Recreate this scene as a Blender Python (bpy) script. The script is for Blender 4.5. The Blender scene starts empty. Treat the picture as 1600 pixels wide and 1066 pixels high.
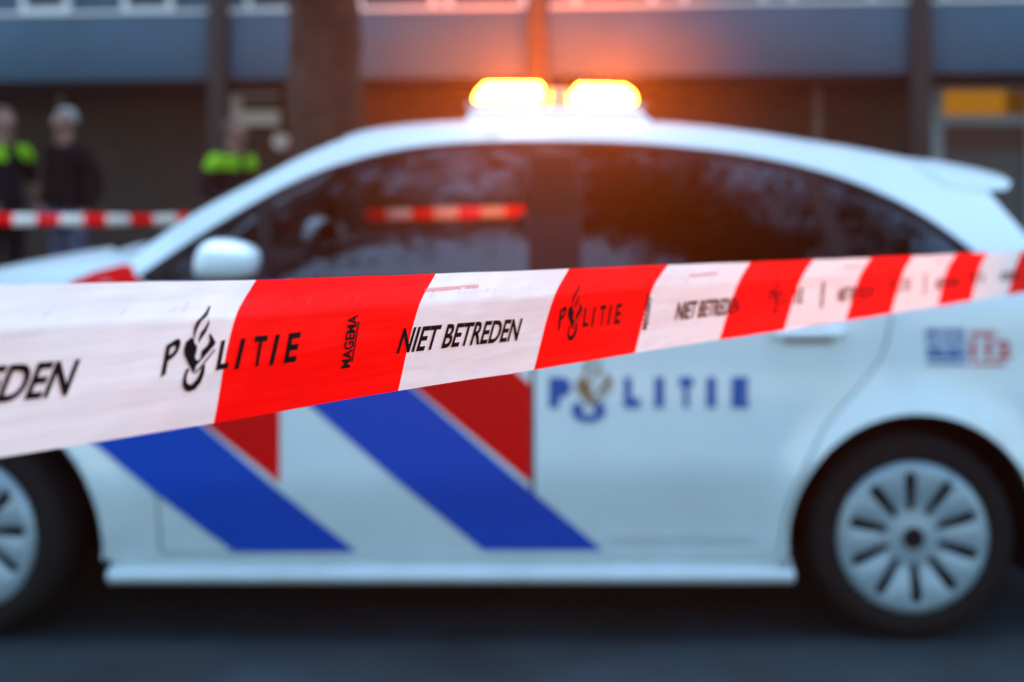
import bpy, bmesh, math, random
import numpy as np
from mathutils import Vector, Matrix
from mathutils.geometry import delaunay_2d_cdt
random.seed(4)
SC = bpy.context.scene
R = math.radians
# ------------------------------------------------------------------ camera, sky, sun, exposure
F, HOR, CAMZ = 2200.0, 272.0, 1.34        # focal length and horizon row in pixels of a 1600 px wide frame, lens height
cam = bpy.data.cameras.new('camera'); CAM = bpy.data.objects.new('camera', cam); SC.collection.objects.link(CAM)
CAM.location = (0, 0, CAMZ); CAM.rotation_euler = (R(90), 0, 0)
cam.sensor_width = 36; cam.lens = F / 1600 * 36; cam.shift_y = -(533 - HOR) / 1600
cam.clip_start = .05; cam.clip_end = 500
cam.dof.use_dof = True; cam.dof.focus_distance = .93; cam.dof.aperture_fstop = (cam.lens / 1000) / .0105
SC.camera = CAM
SUN_EL, SUN_ROT = R(75), R(0)
W = bpy.data.worlds.new('World'); SC.world = W; W.use_nodes = True
wn = W.node_tree.nodes; wn.clear()
sky = wn.new('ShaderNodeTexSky'); sky.sky_type = 'NISHITA'; sky.sun_disc = False
sky.sun_elevation = SUN_EL; sky.sun_rotation = SUN_ROT; sky.ozone_density = 10; sky.dust_density = .4; sky.air_density = 2.5
bg = wn.new('ShaderNodeBackground'); bg.inputs[1].default_value = .10
wo = wn.new('ShaderNodeOutputWorld')
W.node_tree.links.new(sky.outputs[0], bg.inputs[0]); W.node_tree.links.new(bg.outputs[0], wo.inputs[0])
sl = bpy.data.lights.new('sun', 'SUN'); sl.energy = .8; sl.angle = R(70); sl.color = (1, .93, .86)
so = bpy.data.objects.new('sun', sl); SC.collection.objects.link(so)
sd = Vector((math.sin(SUN_ROT) * math.cos(SUN_EL), math.cos(SUN_ROT) * math.cos(SUN_EL), math.sin(SUN_EL)))
so.rotation_euler = sd.to_track_quat('Z', 'Y').to_euler()
vs = SC.view_settings; vs.view_transform = 'Standard'; vs.look = 'None'; vs.gamma = 1; vs.use_curve_mapping = False
vs.exposure = 1.9
SC.cycles.use_denoising = True
SC.cycles.max_bounces = 10; SC.cycles.transparent_max_bounces = 16
SC.cycles.sample_clamp_indirect = 6

# ------------------------------------------------------------------ helpers
COL = SC.collection
def tag(o, label=None, cat=None, group=None, kind=None):
    if label: o['label'] = label
    if cat: o['category'] = cat
    if group: o['group'] = group
    if kind: o['kind'] = kind
    return o
def empty(name, loc=(0, 0, 0), rz=0, **k):
    o = bpy.data.objects.new(name, None); COL.objects.link(o); o.empty_display_size = .2
    o.location = loc; o.rotation_euler = (0, 0, rz)
    return tag(o, **k)
def link(name, me, mat, parent=None):
    o = bpy.data.objects.new(name, me); COL.objects.link(o)
    if parent is not None: o.parent = parent
    for m in (mat if isinstance(mat, (list, tuple)) else [mat]):
        me.materials.append(m)
    return o
def mesh(name, verts, faces, mat, parent=None, org=(0, 0, 0), smooth=True):
    me = bpy.data.meshes.new(name)
    ox, oy, oz = org
    me.from_pydata([(v[0] - ox, v[1] - oy, v[2] - oz) for v in verts], [], [tuple(f) for f in faces])
    me.validate(); me.update()
    if smooth: me.shade_smooth()
    return link(name, me, mat, parent)
def bobj(name, bm, mat, parent=None, org=(0, 0, 0), smooth=False, angle=None):
    if any(org): bmesh.ops.translate(bm, verts=bm.verts, vec=(-org[0], -org[1], -org[2]))
    me = bpy.data.meshes.new(name); bm.to_mesh(me); bm.free()
    if angle is not None:
        me.shade_smooth(); me.set_sharp_from_angle(angle=R(angle))
    elif smooth: me.shade_smooth()
    return link(name, me, mat, parent)
def add_box(bm, c, s, bev=0, seg=2):
    r = bmesh.ops.create_cube(bm, size=1, matrix=Matrix.Translation(c) @ Matrix.Diagonal((*s, 1)))
    if bev:
        es = list({e for v in r['verts'] for e in v.link_edges})
        bmesh.ops.bevel(bm, geom=es, offset=bev, segments=seg, affect='EDGES', profile=.5)
def box(name, c, s, mat, parent=None, bev=0, org=(0, 0, 0), seg=2):
    bm = bmesh.new(); add_box(bm, c, s, bev, seg)
    return bobj(name, bm, mat, parent, org, angle=40 if bev else None)
def tube(bm, pts, rad, n=8, cap=True):
    """round tube through pts, radius per point"""
    P = [Vector(p) for p in pts]
    rad = rad if isinstance(rad, (list, tuple)) else [rad] * len(P)
    rings = []; up = None
    for i, p in enumerate(P):
        t = (P[min(i + 1, len(P) - 1)] - P[max(i - 1, 0)]).normalized()
        if up is None: up = t.orthogonal().normalized()
        up = (up - t * up.dot(t)).normalized(); side = t.cross(up)
        rings.append([bm.verts.new(p + (up * math.cos(a) + side * math.sin(a)) * rad[i]) for a in [2 * math.pi * k / n for k in range(n)]])
    for a, b in zip(rings, rings[1:]):
        for k in range(n): bm.faces.new((a[k], a[(k + 1) % n], b[(k + 1) % n], b[k]))
    if cap:
        bm.faces.new(rings[0][::-1]); bm.faces.new(rings[-1])
def interp(tab, x):
    return np.interp(x, [t[0] for t in tab], [t[1] for t in tab])
def pchip(tab):
    """smooth monotone interpolation"""
    xs = np.array([t[0] for t in tab], float); ys = np.array([t[1] for t in tab], float)
    h = np.diff(xs); dl = np.diff(ys) / h; m = np.zeros(len(xs))
    for i in range(1, len(xs) - 1):
        if dl[i - 1] * dl[i] > 0:
            w1, w2 = 2 * h[i] + h[i - 1], h[i] + 2 * h[i - 1]
            m[i] = (w1 + w2) / (w1 / dl[i - 1] + w2 / dl[i])
    m[0], m[-1] = dl[0], dl[-1]
    def f(x):
        x = min(max(x, xs[0]), xs[-1]); i = min(int(np.searchsorted(xs, x, 'right')) - 1, len(h) - 1); i = max(i, 0)
        t = (x - xs[i]) / h[i]; t2, t3 = t * t, t * t * t
        return (2 * t3 - 3 * t2 + 1) * ys[i] + (t3 - 2 * t2 + t) * h[i] * m[i] + (-2 * t3 + 3 * t2) * ys[i + 1] + (t3 - t2) * h[i] * m[i + 1]
    return f
def resample(poly, step, closed=True):
    out = []
    n = len(poly)
    for i in range(n if closed else n - 1):
        a, b = np.array(poly[i]), np.array(poly[(i + 1) % n])
        k = max(1, int(math.ceil(np.linalg.norm(b - a) / step)))
        out += [tuple(a + (b - a) * j / k) for j in range(k)]
    if not closed: out.append(tuple(poly[-1]))
    return out
def catmull(pts, k=6):
    P = [np.array(p, float) for p in pts]; P = [2 * P[0] - P[1]] + P + [2 * P[-1] - P[-2]]
    out = []
    for i in range(1, len(P) - 2):
        a, b, c, d = P[i - 1:i + 3]
        for j in range(k):
            t = j / k
            out.append(tuple(.5 * (2 * b + (c - a) * t + (2 * a - 5 * b + 4 * c - d) * t * t + (3 * b - a - 3 * c + d) * t ** 3)))
    out.append(tuple(P[-2])); return out
def inside(pts, poly):
    p = np.asarray(pts, float); x, y = p[:, 0], p[:, 1]; r = np.zeros(len(p), bool); q = np.asarray(poly, float)
    for (x1, y1), (x2, y2) in zip(q, np.roll(q, -1, 0)):
        c = (y1 > y) != (y2 > y)
        with np.errstate(divide='ignore', invalid='ignore'):
            r ^= c & (x < (x2 - x1) * (y - y1) / (y2 - y1) + x1)
    return r
def fill2d(poly, holes=(), step=.05):
    """triangulate a polygon with holes into evenly sized triangles"""
    V, E = [], []
    loops = [resample(poly, step)] + [resample(h, step) for h in holes]
    for l in loops:
        o = len(V); V += l; E += [(o + i, o + (i + 1) % len(l)) for i in range(len(l))]
    q = np.array(loops[0]); lo, hi = q.min(0), q.max(0)
    gx, gy = np.meshgrid(np.arange(lo[0] + step / 2, hi[0], step), np.arange(lo[1] + step / 2, hi[1], step * .87))
    gx[1::2] += step / 2
    g = np.c_[gx.ravel(), gy.ravel()]
    if len(g):
        ok = inside(g, loops[0])
        for l in loops[1:]: ok &= ~inside(g, l)
        bd = np.array([p for l in loops for p in l]); g = g[ok]
        if len(g):
            dd = np.min(((g[:, None, :] - bd[None]) ** 2).sum(2), 1); g = g[dd > (step * .5) ** 2]
        V = V + [tuple(p) for p in g]
    r = delaunay_2d_cdt([Vector(v) for v in V], E, [], 0, 1e-7, False)
    pts = np.array([tuple(v) for v in r[0]]); tr = np.array([f for f in r[2] if len(f) == 3])
    c = pts[tr].mean(1); ok = inside(c, loops[0])
    for l in loops[1:]: ok &= ~inside(c, l)
    return pts, tr[ok]
def text2d(s, bold=.012, shear=0, spacing=1.0):
    """flat letters as 2-D triangles, box scaled to 0..1 in both axes"""
    cu = bpy.data.curves.new('lettering', 'FONT'); cu.body = s; cu.offset = bold; cu.shear = shear; cu.space_character = spacing
    cu.resolution_u = 5
    o = bpy.data.objects.new('lettering', cu); COL.objects.link(o)
    me = bpy.data.meshes.new_from_object(o.evaluated_get(bpy.context.evaluated_depsgraph_get()))
    v = np.array([tuple(p.co)[:2] for p in me.vertices]); f = [tuple(p.vertices) for p in me.polygons]
    bpy.data.objects.remove(o); bpy.data.curves.remove(cu); bpy.data.meshes.remove(me)
    lo, hi = v.min(0), v.max(0)
    return (v - lo) / (hi - lo), f

# ------------------------------------------------------------------ materials
def mat(name, col, rough=.5, metal=0, coat=0, noise=None, bump=0, nscale=30, spec=.5, emit=None, estr=0, trans=0, obj_coords=True):
    m = bpy.data.materials.new(name); m.use_nodes = True
    nt = m.node_tree; b = nt.nodes['Principled BSDF']; L = nt.links.new
    b.inputs['Base Color'].default_value = (*col, 1); b.inputs['Roughness'].default_value = rough
    b.inputs['Metallic'].default_value = metal; b.inputs['Coat Weight'].default_value = coat
    b.inputs['Coat Roughness'].default_value = .06
    b.inputs['Specular IOR Level'].default_value = spec
    if emit: b.inputs['Emission Color'].default_value = (*emit, 1); b.inputs['Emission Strength'].default_value = estr
    if noise or bump:
        tc = nt.nodes.new('ShaderNodeTexCoord'); n = nt.nodes.new('ShaderNodeTexNoise')
        n.inputs['Scale'].default_value = nscale; n.inputs['Detail'].default_value = 6; n.inputs['Roughness'].default_value = .65
        L(tc.outputs['Object'], n.inputs['Vector'])
        if noise:
            cr = nt.nodes.new('ShaderNodeValToRGB'); L(n.outputs['Fac'], cr.inputs[0])
            cr.color_ramp.elements[0].position = .3; cr.color_ramp.elements[1].position = .7
            cr.color_ramp.elements[0].color = (*[c * (1 - noise) for c in col], 1)
            cr.color_ramp.elements[1].color = (*[min(1, c * (1 + noise)) for c in col], 1)
            L(cr.outputs[0], b.inputs['Base Color'])
        if bump:
            bp = nt.nodes.new('ShaderNodeBump'); bp.inputs['Strength'].default_value = bump; bp.inputs['Distance'].default_value = .02
            L(n.outputs['Fac'], bp.inputs['Height']); L(bp.outputs[0], b.inputs['Normal'])
    return m
def glass_mat(name, tint, refl=.08):
    """tinted pane: part see-through, part mirror by angle"""
    m = bpy.data.materials.new(name); m.use_nodes = True; nt = m.node_tree; nt.nodes.clear(); N = nt.nodes.new
    out = N('ShaderNodeOutputMaterial'); mx = N('ShaderNodeMixShader'); t = N('ShaderNodeBsdfTransparent'); g = N('ShaderNodeBsdfGlossy')
    fr = N('ShaderNodeFresnel'); ad = N('ShaderNodeMath'); ad.operation = 'ADD'; ad.inputs[1].default_value = refl; ad.use_clamp = True
    fr.inputs[0].default_value = 1.5; t.inputs[0].default_value = (*tint, 1); g.inputs['Roughness'].default_value = .02
    L = nt.links.new
    L(fr.outputs[0], ad.inputs[0]); L(ad.outputs[0], mx.inputs[0]); L(t.outputs[0], mx.inputs[1]); L(g.outputs[0], mx.inputs[2]); L(mx.outputs[0], out.inputs[0])
    return m
def tape_mat(name, col, tr, spec=.2):
    """thin plastic film, lets some light through from behind"""
    m = bpy.data.materials.new(name); m.use_nodes = True; nt = m.node_tree; b = nt.nodes['Principled BSDF']; N = nt.nodes.new; L = nt.links.new
    out = nt.nodes['Material Output']; b.inputs['Roughness'].default_value = .45; b.inputs['Specular IOR Level'].default_value = spec
    tc = N('ShaderNodeTexCoord'); n = N('ShaderNodeTexNoise'); n.inputs['Scale'].default_value = 14; n.inputs['Detail'].default_value = 3
    mp = N('ShaderNodeMapping'); mp.inputs['Scale'].default_value = (.35, .35, 3.2)
    L(tc.outputs['Object'], mp.inputs[0]); L(mp.outputs[0], n.inputs['Vector'])
    bp = N('ShaderNodeBump'); bp.inputs['Strength'].default_value = .5; bp.inputs['Distance'].default_value = .006
    L(n.outputs['Fac'], bp.inputs['Height']); L(bp.outputs[0], b.inputs['Normal'])
    n2 = N('ShaderNodeTexNoise'); n2.inputs['Scale'].default_value = 60; L(tc.outputs['Object'], n2.inputs['Vector'])
    cr = N('ShaderNodeValToRGB'); L(n2.outputs['Fac'], cr.inputs[0])
    cr.color_ramp.elements[0].color = (*[c * .95 for c in col], 1); cr.color_ramp.elements[1].color = (*[min(1, c * 1.03) for c in col], 1)
    L(cr.outputs[0], b.inputs['Base Color'])
    t = N('ShaderNodeBsdfTranslucent'); t.inputs[0].default_value = (*col, 1)
    mx = N('ShaderNodeMixShader'); mx.inputs[0].default_value = tr
    L(b.outputs[0], mx.inputs[1]); L(t.outputs[0], mx.inputs[2]); L(mx.outputs[0], out.inputs[0])
    return m
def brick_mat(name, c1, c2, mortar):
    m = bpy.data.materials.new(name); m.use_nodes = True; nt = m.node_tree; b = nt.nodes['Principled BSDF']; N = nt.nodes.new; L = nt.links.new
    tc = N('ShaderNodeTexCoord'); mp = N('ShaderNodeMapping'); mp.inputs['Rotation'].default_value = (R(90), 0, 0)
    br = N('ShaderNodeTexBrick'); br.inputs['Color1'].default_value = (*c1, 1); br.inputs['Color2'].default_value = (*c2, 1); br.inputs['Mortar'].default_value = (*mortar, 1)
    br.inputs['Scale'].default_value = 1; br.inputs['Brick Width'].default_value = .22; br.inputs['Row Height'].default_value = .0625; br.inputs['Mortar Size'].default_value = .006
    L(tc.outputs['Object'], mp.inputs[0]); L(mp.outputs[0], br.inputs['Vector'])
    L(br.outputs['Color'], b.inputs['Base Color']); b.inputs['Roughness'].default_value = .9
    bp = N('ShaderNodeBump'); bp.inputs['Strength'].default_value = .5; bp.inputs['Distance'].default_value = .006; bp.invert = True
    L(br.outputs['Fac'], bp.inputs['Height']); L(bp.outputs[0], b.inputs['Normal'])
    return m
def faint_mat(name, col, a):
    m = mat(name, col, .5); nt = m.node_tree; b = nt.nodes['Principled BSDF']; b.inputs['Alpha'].default_value = a
    return m
M = dict(
    paint=mat('white_paint', (.60, .765, .85), .32, coat=.6, noise=.03, nscale=3),
    blue=mat('blue_foil', (.0005, .062, .48), .55, spec=.1), red=mat('red_foil', (.66, .001, .003), .55, spec=.1),
    gold=mat('gold_foil', (.20, .13, .05), .45), lblue=mat('light_blue_foil', (.10, .25, .62), .3, coat=.3),
    bluetext=mat('blue_lettering', (.002, .085, .38), .5, spec=.1), redtext=mat('red_lettering', (.55, .02, .06), .35),
    rubber=mat('rubber', (.010, .009, .010), .85, spec=.2, noise=.2, nscale=40), black=mat('black_plastic', (.008, .008, .010), .6, spec=.15),
    dark=mat('dark_interior', (.03, .03, .034), .8), cloth=mat('seat_cloth', (.018, .018, .02), .9, noise=.2, nscale=80),
    silver=mat('silver_plastic', (.27, .38, .46), .35, metal=.2), greyplastic=mat('grey_plastic', (.22, .24, .26), .5),
    chrome=mat('chrome', (.6, .6, .6), .15, metal=1), lampglass=mat('clear_lamp', (.5, .52, .55), .1, coat=1), taillamp=mat('red_lamp', (.3, .01, .01), .15, coat=1),
    glass=glass_mat('window_glass', (.50, .52, .54), .08), privacy=glass_mat('privacy_glass', (.04, .05, .12), .05),
    white_tape=tape_mat('white_film', (.84, .85, .84), .20), red_tape=tape_mat('red_film', (.97, .003, .002), .26, .06),
    ink=mat('black_ink', (.005, .004, .004), .7, spec=.08), pink=faint_mat('pink_print', (.85, .12, .12), .4), pale=faint_mat('faint_print', (.80, .50, .48), .14), dred=faint_mat('deep_red_print', (.35, .01, .008), .2),
    asphalt=mat('asphalt', (.015, .027, .035), .9, spec=.2, noise=.25, bump=.35, nscale=90), paving=mat('paving', (.13, .13, .13), .9, noise=.15, nscale=12),
    kerb=mat('kerb_concrete', (.22, .22, .21), .9, noise=.1, nscale=20),
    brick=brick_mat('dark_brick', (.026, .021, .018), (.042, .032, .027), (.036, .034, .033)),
    panel=mat('grey_panel', (.026, .080, .135), .55, noise=.04, nscale=2), post=mat('dark_steel', (.014, .012, .013), .6, noise=.1, nscale=10),
    frame=mat('white_frame', (.62, .66, .68), .4), pane=mat('house_glass', (.03, .05, .07), .35, spec=.3), soffit=mat('soffit', (.02, .018, .018), .8),
    greyframe=mat('grey_frame', (.20, .29, .38), .5), doorred=mat('dark_red_door', (.055, .012, .014), .5), doorgrey=mat('grey_door', (.05, .06, .07), .5),
    bark=mat('bark', (.034, .019, .011), .95, noise=.45, bump=.9, nscale=18), bark2=mat('thin_bark', (.06, .045, .035), .95, noise=.35, bump=.6, nscale=30),
    leaf=mat('dark_leaf', (.03, .045, .02), .7),
    skin=mat('skin', (.19, .10, .075), .6), hair=mat('grey_hair', (.20, .22, .23), .8, noise=.2, nscale=60), hair2=mat('dark_hair', (.05, .035, .025), .7),
    coat=mat('black_coat', (.006, .005, .007), .95, spec=.1), navy=mat('navy_uniform', (.006, .006, .010), .95, spec=.1), jeans=mat('blue_jeans', (.05, .075, .14), .85, noise=.2, nscale=40),
    hivis=mat('fluorescent_yellow', (.16, .43, .006), .7, spec=.2), shoe=mat('black_shoe', (.02, .02, .02), .5), eye=mat('eye', (.03, .025, .02), .2), strip=mat('reflective_strip', (.6, .6, .6), .3, metal=.3),
    sign=mat('white_enamel', (.70, .70, .72), .4), pipe=mat('zinc_pipe', (.16, .15, .15), .6),
)
def emit_mat(name, col, st):
    m = bpy.data.materials.new(name); m.use_nodes = True; nt = m.node_tree; nt.nodes.clear()
    e = nt.nodes.new('ShaderNodeEmission'); o = nt.nodes.new('ShaderNodeOutputMaterial'); e.inputs[0].default_value = (*col, 1); e.inputs[1].default_value = st
    nt.links.new(e.outputs[0], o.inputs[0]); return m
AMBER = (1.0, .16, .010); BEAM = (1.0, .14, .004)
def weather(m, dirt, zmax, amt):
    """road film: irregular patches low on the thing"""
    nt = m.node_tree; b = nt.nodes['Principled BSDF']; N = nt.nodes.new; L = nt.links.new
    src = b.inputs['Base Color'].links[0].from_socket
    tc = N('ShaderNodeTexCoord'); sp = N('ShaderNodeSeparateXYZ'); n = N('ShaderNodeTexNoise'); n.inputs['Scale'].default_value = 7; n.inputs['Detail'].default_value = 7
    L(tc.outputs['Object'], sp.inputs[0]); L(tc.outputs['Object'], n.inputs['Vector'])
    mr = N('ShaderNodeMapRange'); mr.inputs[1].default_value = zmax; mr.inputs[2].default_value = .18; mr.inputs[3].default_value = 0; mr.inputs[4].default_value = 1
    L(sp.outputs[2], mr.inputs[0])
    mu = N('ShaderNodeMath'); mu.operation = 'MULTIPLY'; L(mr.outputs[0], mu.inputs[0]); L(n.outputs['Fac'], mu.inputs[1])
    m2 = N('ShaderNodeMath'); m2.operation = 'MULTIPLY'; m2.inputs[1].default_value = amt; L(mu.outputs[0], m2.inputs[0])
    mx = N('ShaderNodeMixRGB'); mx.inputs[2].default_value = (*dirt, 1); L(m2.outputs[0], mx.inputs[0]); L(src, mx.inputs[1]); L(mx.outputs[0], b.inputs['Base Color'])
weather(M['paint'], (.22, .24, .24), .62, .45)
def patchy(m, scale, lo, hi):
    nt = m.node_tree; b = nt.nodes['Principled BSDF']; N = nt.nodes.new; L = nt.links.new
    src = b.inputs['Base Color'].links[0].from_socket
    tc = N('ShaderNodeTexCoord'); n = N('ShaderNodeTexNoise'); n.inputs['Scale'].default_value = scale; n.inputs['Detail'].default_value = 4
    L(tc.outputs['Object'], n.inputs['Vector']); mr = N('ShaderNodeMapRange'); mr.inputs[1].default_value = .3; mr.inputs[2].default_value = .7; mr.inputs[3].default_value = lo; mr.inputs[4].default_value = hi
    L(n.outputs['Fac'], mr.inputs[0]); mx = N('ShaderNodeMixRGB'); mx.blend_type = 'MULTIPLY'; mx.inputs[0].default_value = 1; L(src, mx.inputs[1]); L(mr.outputs[0], mx.inputs[2]); L(mx.outputs[0], b.inputs['Base Color'])
patchy(M['asphalt'], 2.2, .75, 1.5); patchy(M['panel'], .9, .85, 1.15); patchy(M['bark'], 5, .5, 1.6)
M['palefoil'] = mat('pale_lettering', (.46, .56, .62), .4)
M['amber'] = emit_mat('lit_amber_lens', AMBER, 46)
M['transom_dim'] = emit_mat('dim_transom', (1.0, .42, .05), .025)
M['transom'] = emit_mat('lit_transom', (1.0, .42, .03), .09)

# ------------------------------------------------------------------ ground
def sheet(name, x0, x1, y0, y1, z, m, n=1):
    return tag(mesh(name, [(x0, y0, z), (x1, y0, z), (x1, y1, z), (x0, y1, z)], [(0, 1, 2, 3)], m, smooth=False), kind='structure')
sheet('ground', -60, 60, -60, 60, -.02, M['paving'])
sheet('road', -60, 60, -12, 8.2, 0, M['asphalt'])
bm = bmesh.new(); add_box(bm, (0, 8.27, .055), (120, .14, .15), .012)
tag(bobj('kerb', bm, M['kerb'], angle=40), kind='structure')
bm = bmesh.new(); add_box(bm, (0, 12.9, .05), (120, 9.12, .1))
tag(bobj('pavement', bm, M['paving']), kind='structure')

# ------------------------------------------------------------------ apartment building (rotated a little: its right end is nearer)
TH = R(-7.2)
BLD = empty('apartment_building', (0, 15, 0), TH, label='long low apartment block with dark brick ground floor and pale grey panels above', cat='building')
def bx(px, depth=0):
    """image column to metres along the facade at a given depth behind the panel plane"""
    a = (px - 800) / F; c, s = math.cos(TH), math.sin(TH)
    return (a * (15 + depth * c) + depth * s) / (c - a * s)
def bz(px, y, depth=0):
    l = bx(px, depth); Y = 15 + l * math.sin(TH) + depth * math.cos(TH)
    return CAMZ + (HOR - y) / F * Y
post_x = [bx(344) - 7.44, bx(344), bx(1437), bx(1437) + 7.44]
PB, PT = bz(700, 121), bz(700, 17)
BW0, BW1 = post_x[0] - 6, post_x[3] + 6
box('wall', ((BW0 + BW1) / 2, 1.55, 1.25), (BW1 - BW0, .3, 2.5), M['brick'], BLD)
box('floor_slab', ((BW0 + BW1) / 2, .9, PB + .02), (BW1 - BW0, 1.66, .12), M['soffit'], BLD)
xs = [BW0] + post_x + [BW1]
for a, b in zip(xs, xs[1:]):
    box('balustrade_panel', ((a + b) / 2, 0, (PB + PT) / 2), (b - a - .21, .06, PT - PB), M['panel'], BLD, .006)
    box('ledge', ((a + b) / 2, .06, PT + .03), (b - a - .21, .2, .045), M['frame'], BLD, .006)
for x in post_x:
    box('column', (x, -.02, 3.3), (.2, .2, 6.6), M['post'], BLD, .01)
box('upper_wall', ((BW0 + BW1) / 2, .62, 5.2), (BW1 - BW0, .3, 4.2), M['panel'], BLD)
box('roof', ((BW0 + BW1) / 2, 3.0, 7.38), (BW1 - BW0, 6.4, .16), M['soffit'], BLD)
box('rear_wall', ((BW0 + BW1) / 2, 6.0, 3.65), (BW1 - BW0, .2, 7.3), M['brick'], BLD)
def window(cx, cy, z0, z1, w, fw=.07, name='window'):
    bm = bmesh.new(); d = .09
    add_box(bm, (cx - w / 2 + fw / 2, cy, (z0 + z1) / 2), (fw, d, z1 - z0)); add_box(bm, (cx + w / 2 - fw / 2, cy, (z0 + z1) / 2), (fw, d, z1 - z0))
    add_box(bm, (cx, cy, z0 + fw / 2), (w - 2 * fw, d - .004, fw)); add_box(bm, (cx, cy, z1 - fw / 2), (w - 2 * fw, d - .004, fw))
    f = bobj(name, bm, M['frame'], BLD)
    box('pane', (cx, cy + .01, (z0 + z1) / 2), (w - 2 * fw, .02, z1 - z0 - 2 * fw), M['pane'], f)
    box('sill', (cx, cy - .06, z0 - .025), (w + .06, .12, .04), M['frame'], f)
for px in (-90, 72, 232, 425, 620, 760, 960, 1130, 1300, 1540):
    x = bx(px, .43); window(x, .43, bz(px, 22, .43), 4.75, .60 if px < 500 else .9)
# ground floor fittings
bd = 1.36
def wrect(x0, x1, y0, y1):
    return bx(x0, bd), bx(x1, bd), bz(x0, y1, bd), bz(x0, y0, bd)
x0, x1, z0, z1 = wrect(360, 437, 146, 196)
bm = bmesh.new(); add_box(bm, (x0 + .07, bd, (z0 + z1) / 2), (.14, .08, z1 - z0)); add_box(bm, ((x0 + x1) / 2 + .07, bd, z0 + .085), (x1 - x0 - .144, .076, .17))
add_box(bm, ((x0 + x1) / 2 + .07, bd, z1 - .02), (x1 - x0 - .144, .076, .04))
f = bobj('window', bm, M['frame'], BLD); box('pane', ((x0 + x1) / 2 + .07, bd + .02, (z0 + z1) / 2 + .06), (x1 - x0 - .15, .03, z1 - z0 - .2), M['pane'], f)
# entrance door
x0, x1, z0, z1 = wrect(1454, 1622, 136, 500); z0 = .1
fw = .13; zr = bz(1530, 180, bd); zr2 = bz(1530, 196, bd)
bm = bmesh.new()
add_box(bm, (x0 + fw / 2, bd, (z0 + z1) / 2), (fw, .12, z1 - z0)); add_box(bm, (x1 - fw / 2, bd, (z0 + z1) / 2), (fw, .12, z1 - z0))
add_box(bm, ((x0 + x1) / 2, bd, (zr + zr2) / 2), (x1 - x0 - 2 * fw, .116, zr - zr2)); add_box(bm, ((x0 + x1) / 2, bd, z1 - .02), (x1 - x0 - 2 * fw, .116, .04))
dr = bobj('door', bm, M['greyframe'], BLD)
cx, w = (x0 + x1) / 2, x1 - x0 - 2 * fw
box('transom_pane', (cx - .12 * w, bd + .02, (zr + z1 - .04) / 2), (w * .76, .02, z1 - zr - .044), M['transom'], dr)
box('transom_pane', (cx + .38 * w, bd + .021, (zr + z1 - .04) / 2), (w * .24 - .004, .02, z1 - zr - .044), M['transom_dim'], dr)
zp = bz(1530, 236, bd)
box('upper_board', (cx, bd + .01, (zr2 + zp) / 2), (w - .004, .05, zr2 - zp - .004), M['doorred'], dr)
box('door_leaf', (cx, bd + .015, (zp + z0) / 2), (w - .004, .05, zp - z0 - .006), M['doorgrey'], dr)
bm = bmesh.new(); tube(bm, [(cx - w * .38, bd - .05, 1.0), (cx - w * .38, bd - .05, 1.2)], .012); bobj('handle', bm, M['chrome'], dr, smooth=True)
# drain pipes and wall plate
def wpos(l, d, z):
    return Vector((l * math.cos(TH) - d * math.sin(TH), 15 + l * math.sin(TH) + d * math.cos(TH), z))
for px, lab in ((1277, 'grey drain pipe on the brick wall between the light bar and the right column'), (97, 'grey drain pipe on the brick wall behind the grey haired man')):
    bm = bmesh.new(); tube(bm, [(0, 0, 0), (0, 0, PB - .06 - .1)], .05, 12)
    for z in (.5, 1.4, 2.0): tube(bm, [(0, 0, z), (0, 0, z + .03)], .058, 12)
    o = bobj('drain_pipe', bm, M['pipe'], angle=40); o.location = wpos(bx(px, 1.34), 1.34, .1); tag(o, lab, 'drain pipe', 'drain pipes on the brick wall')
bm = bmesh.new(); bmesh.ops.create_cone(bm, cap_ends=True, segments=32, radius1=.105, radius2=.09, depth=.04, matrix=Matrix.Rotation(R(90), 4, 'X'))
o = bobj('wall_plate', bm, M['sign'], angle=40); o.location = wpos(bx(438, 1.38), 1.378, bz(438, 221, 1.38)); o.rotation_euler[2] = TH
tag(o, 'round white wall plate on the dark brick beside the big tree trunk', 'wall plate')

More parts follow.
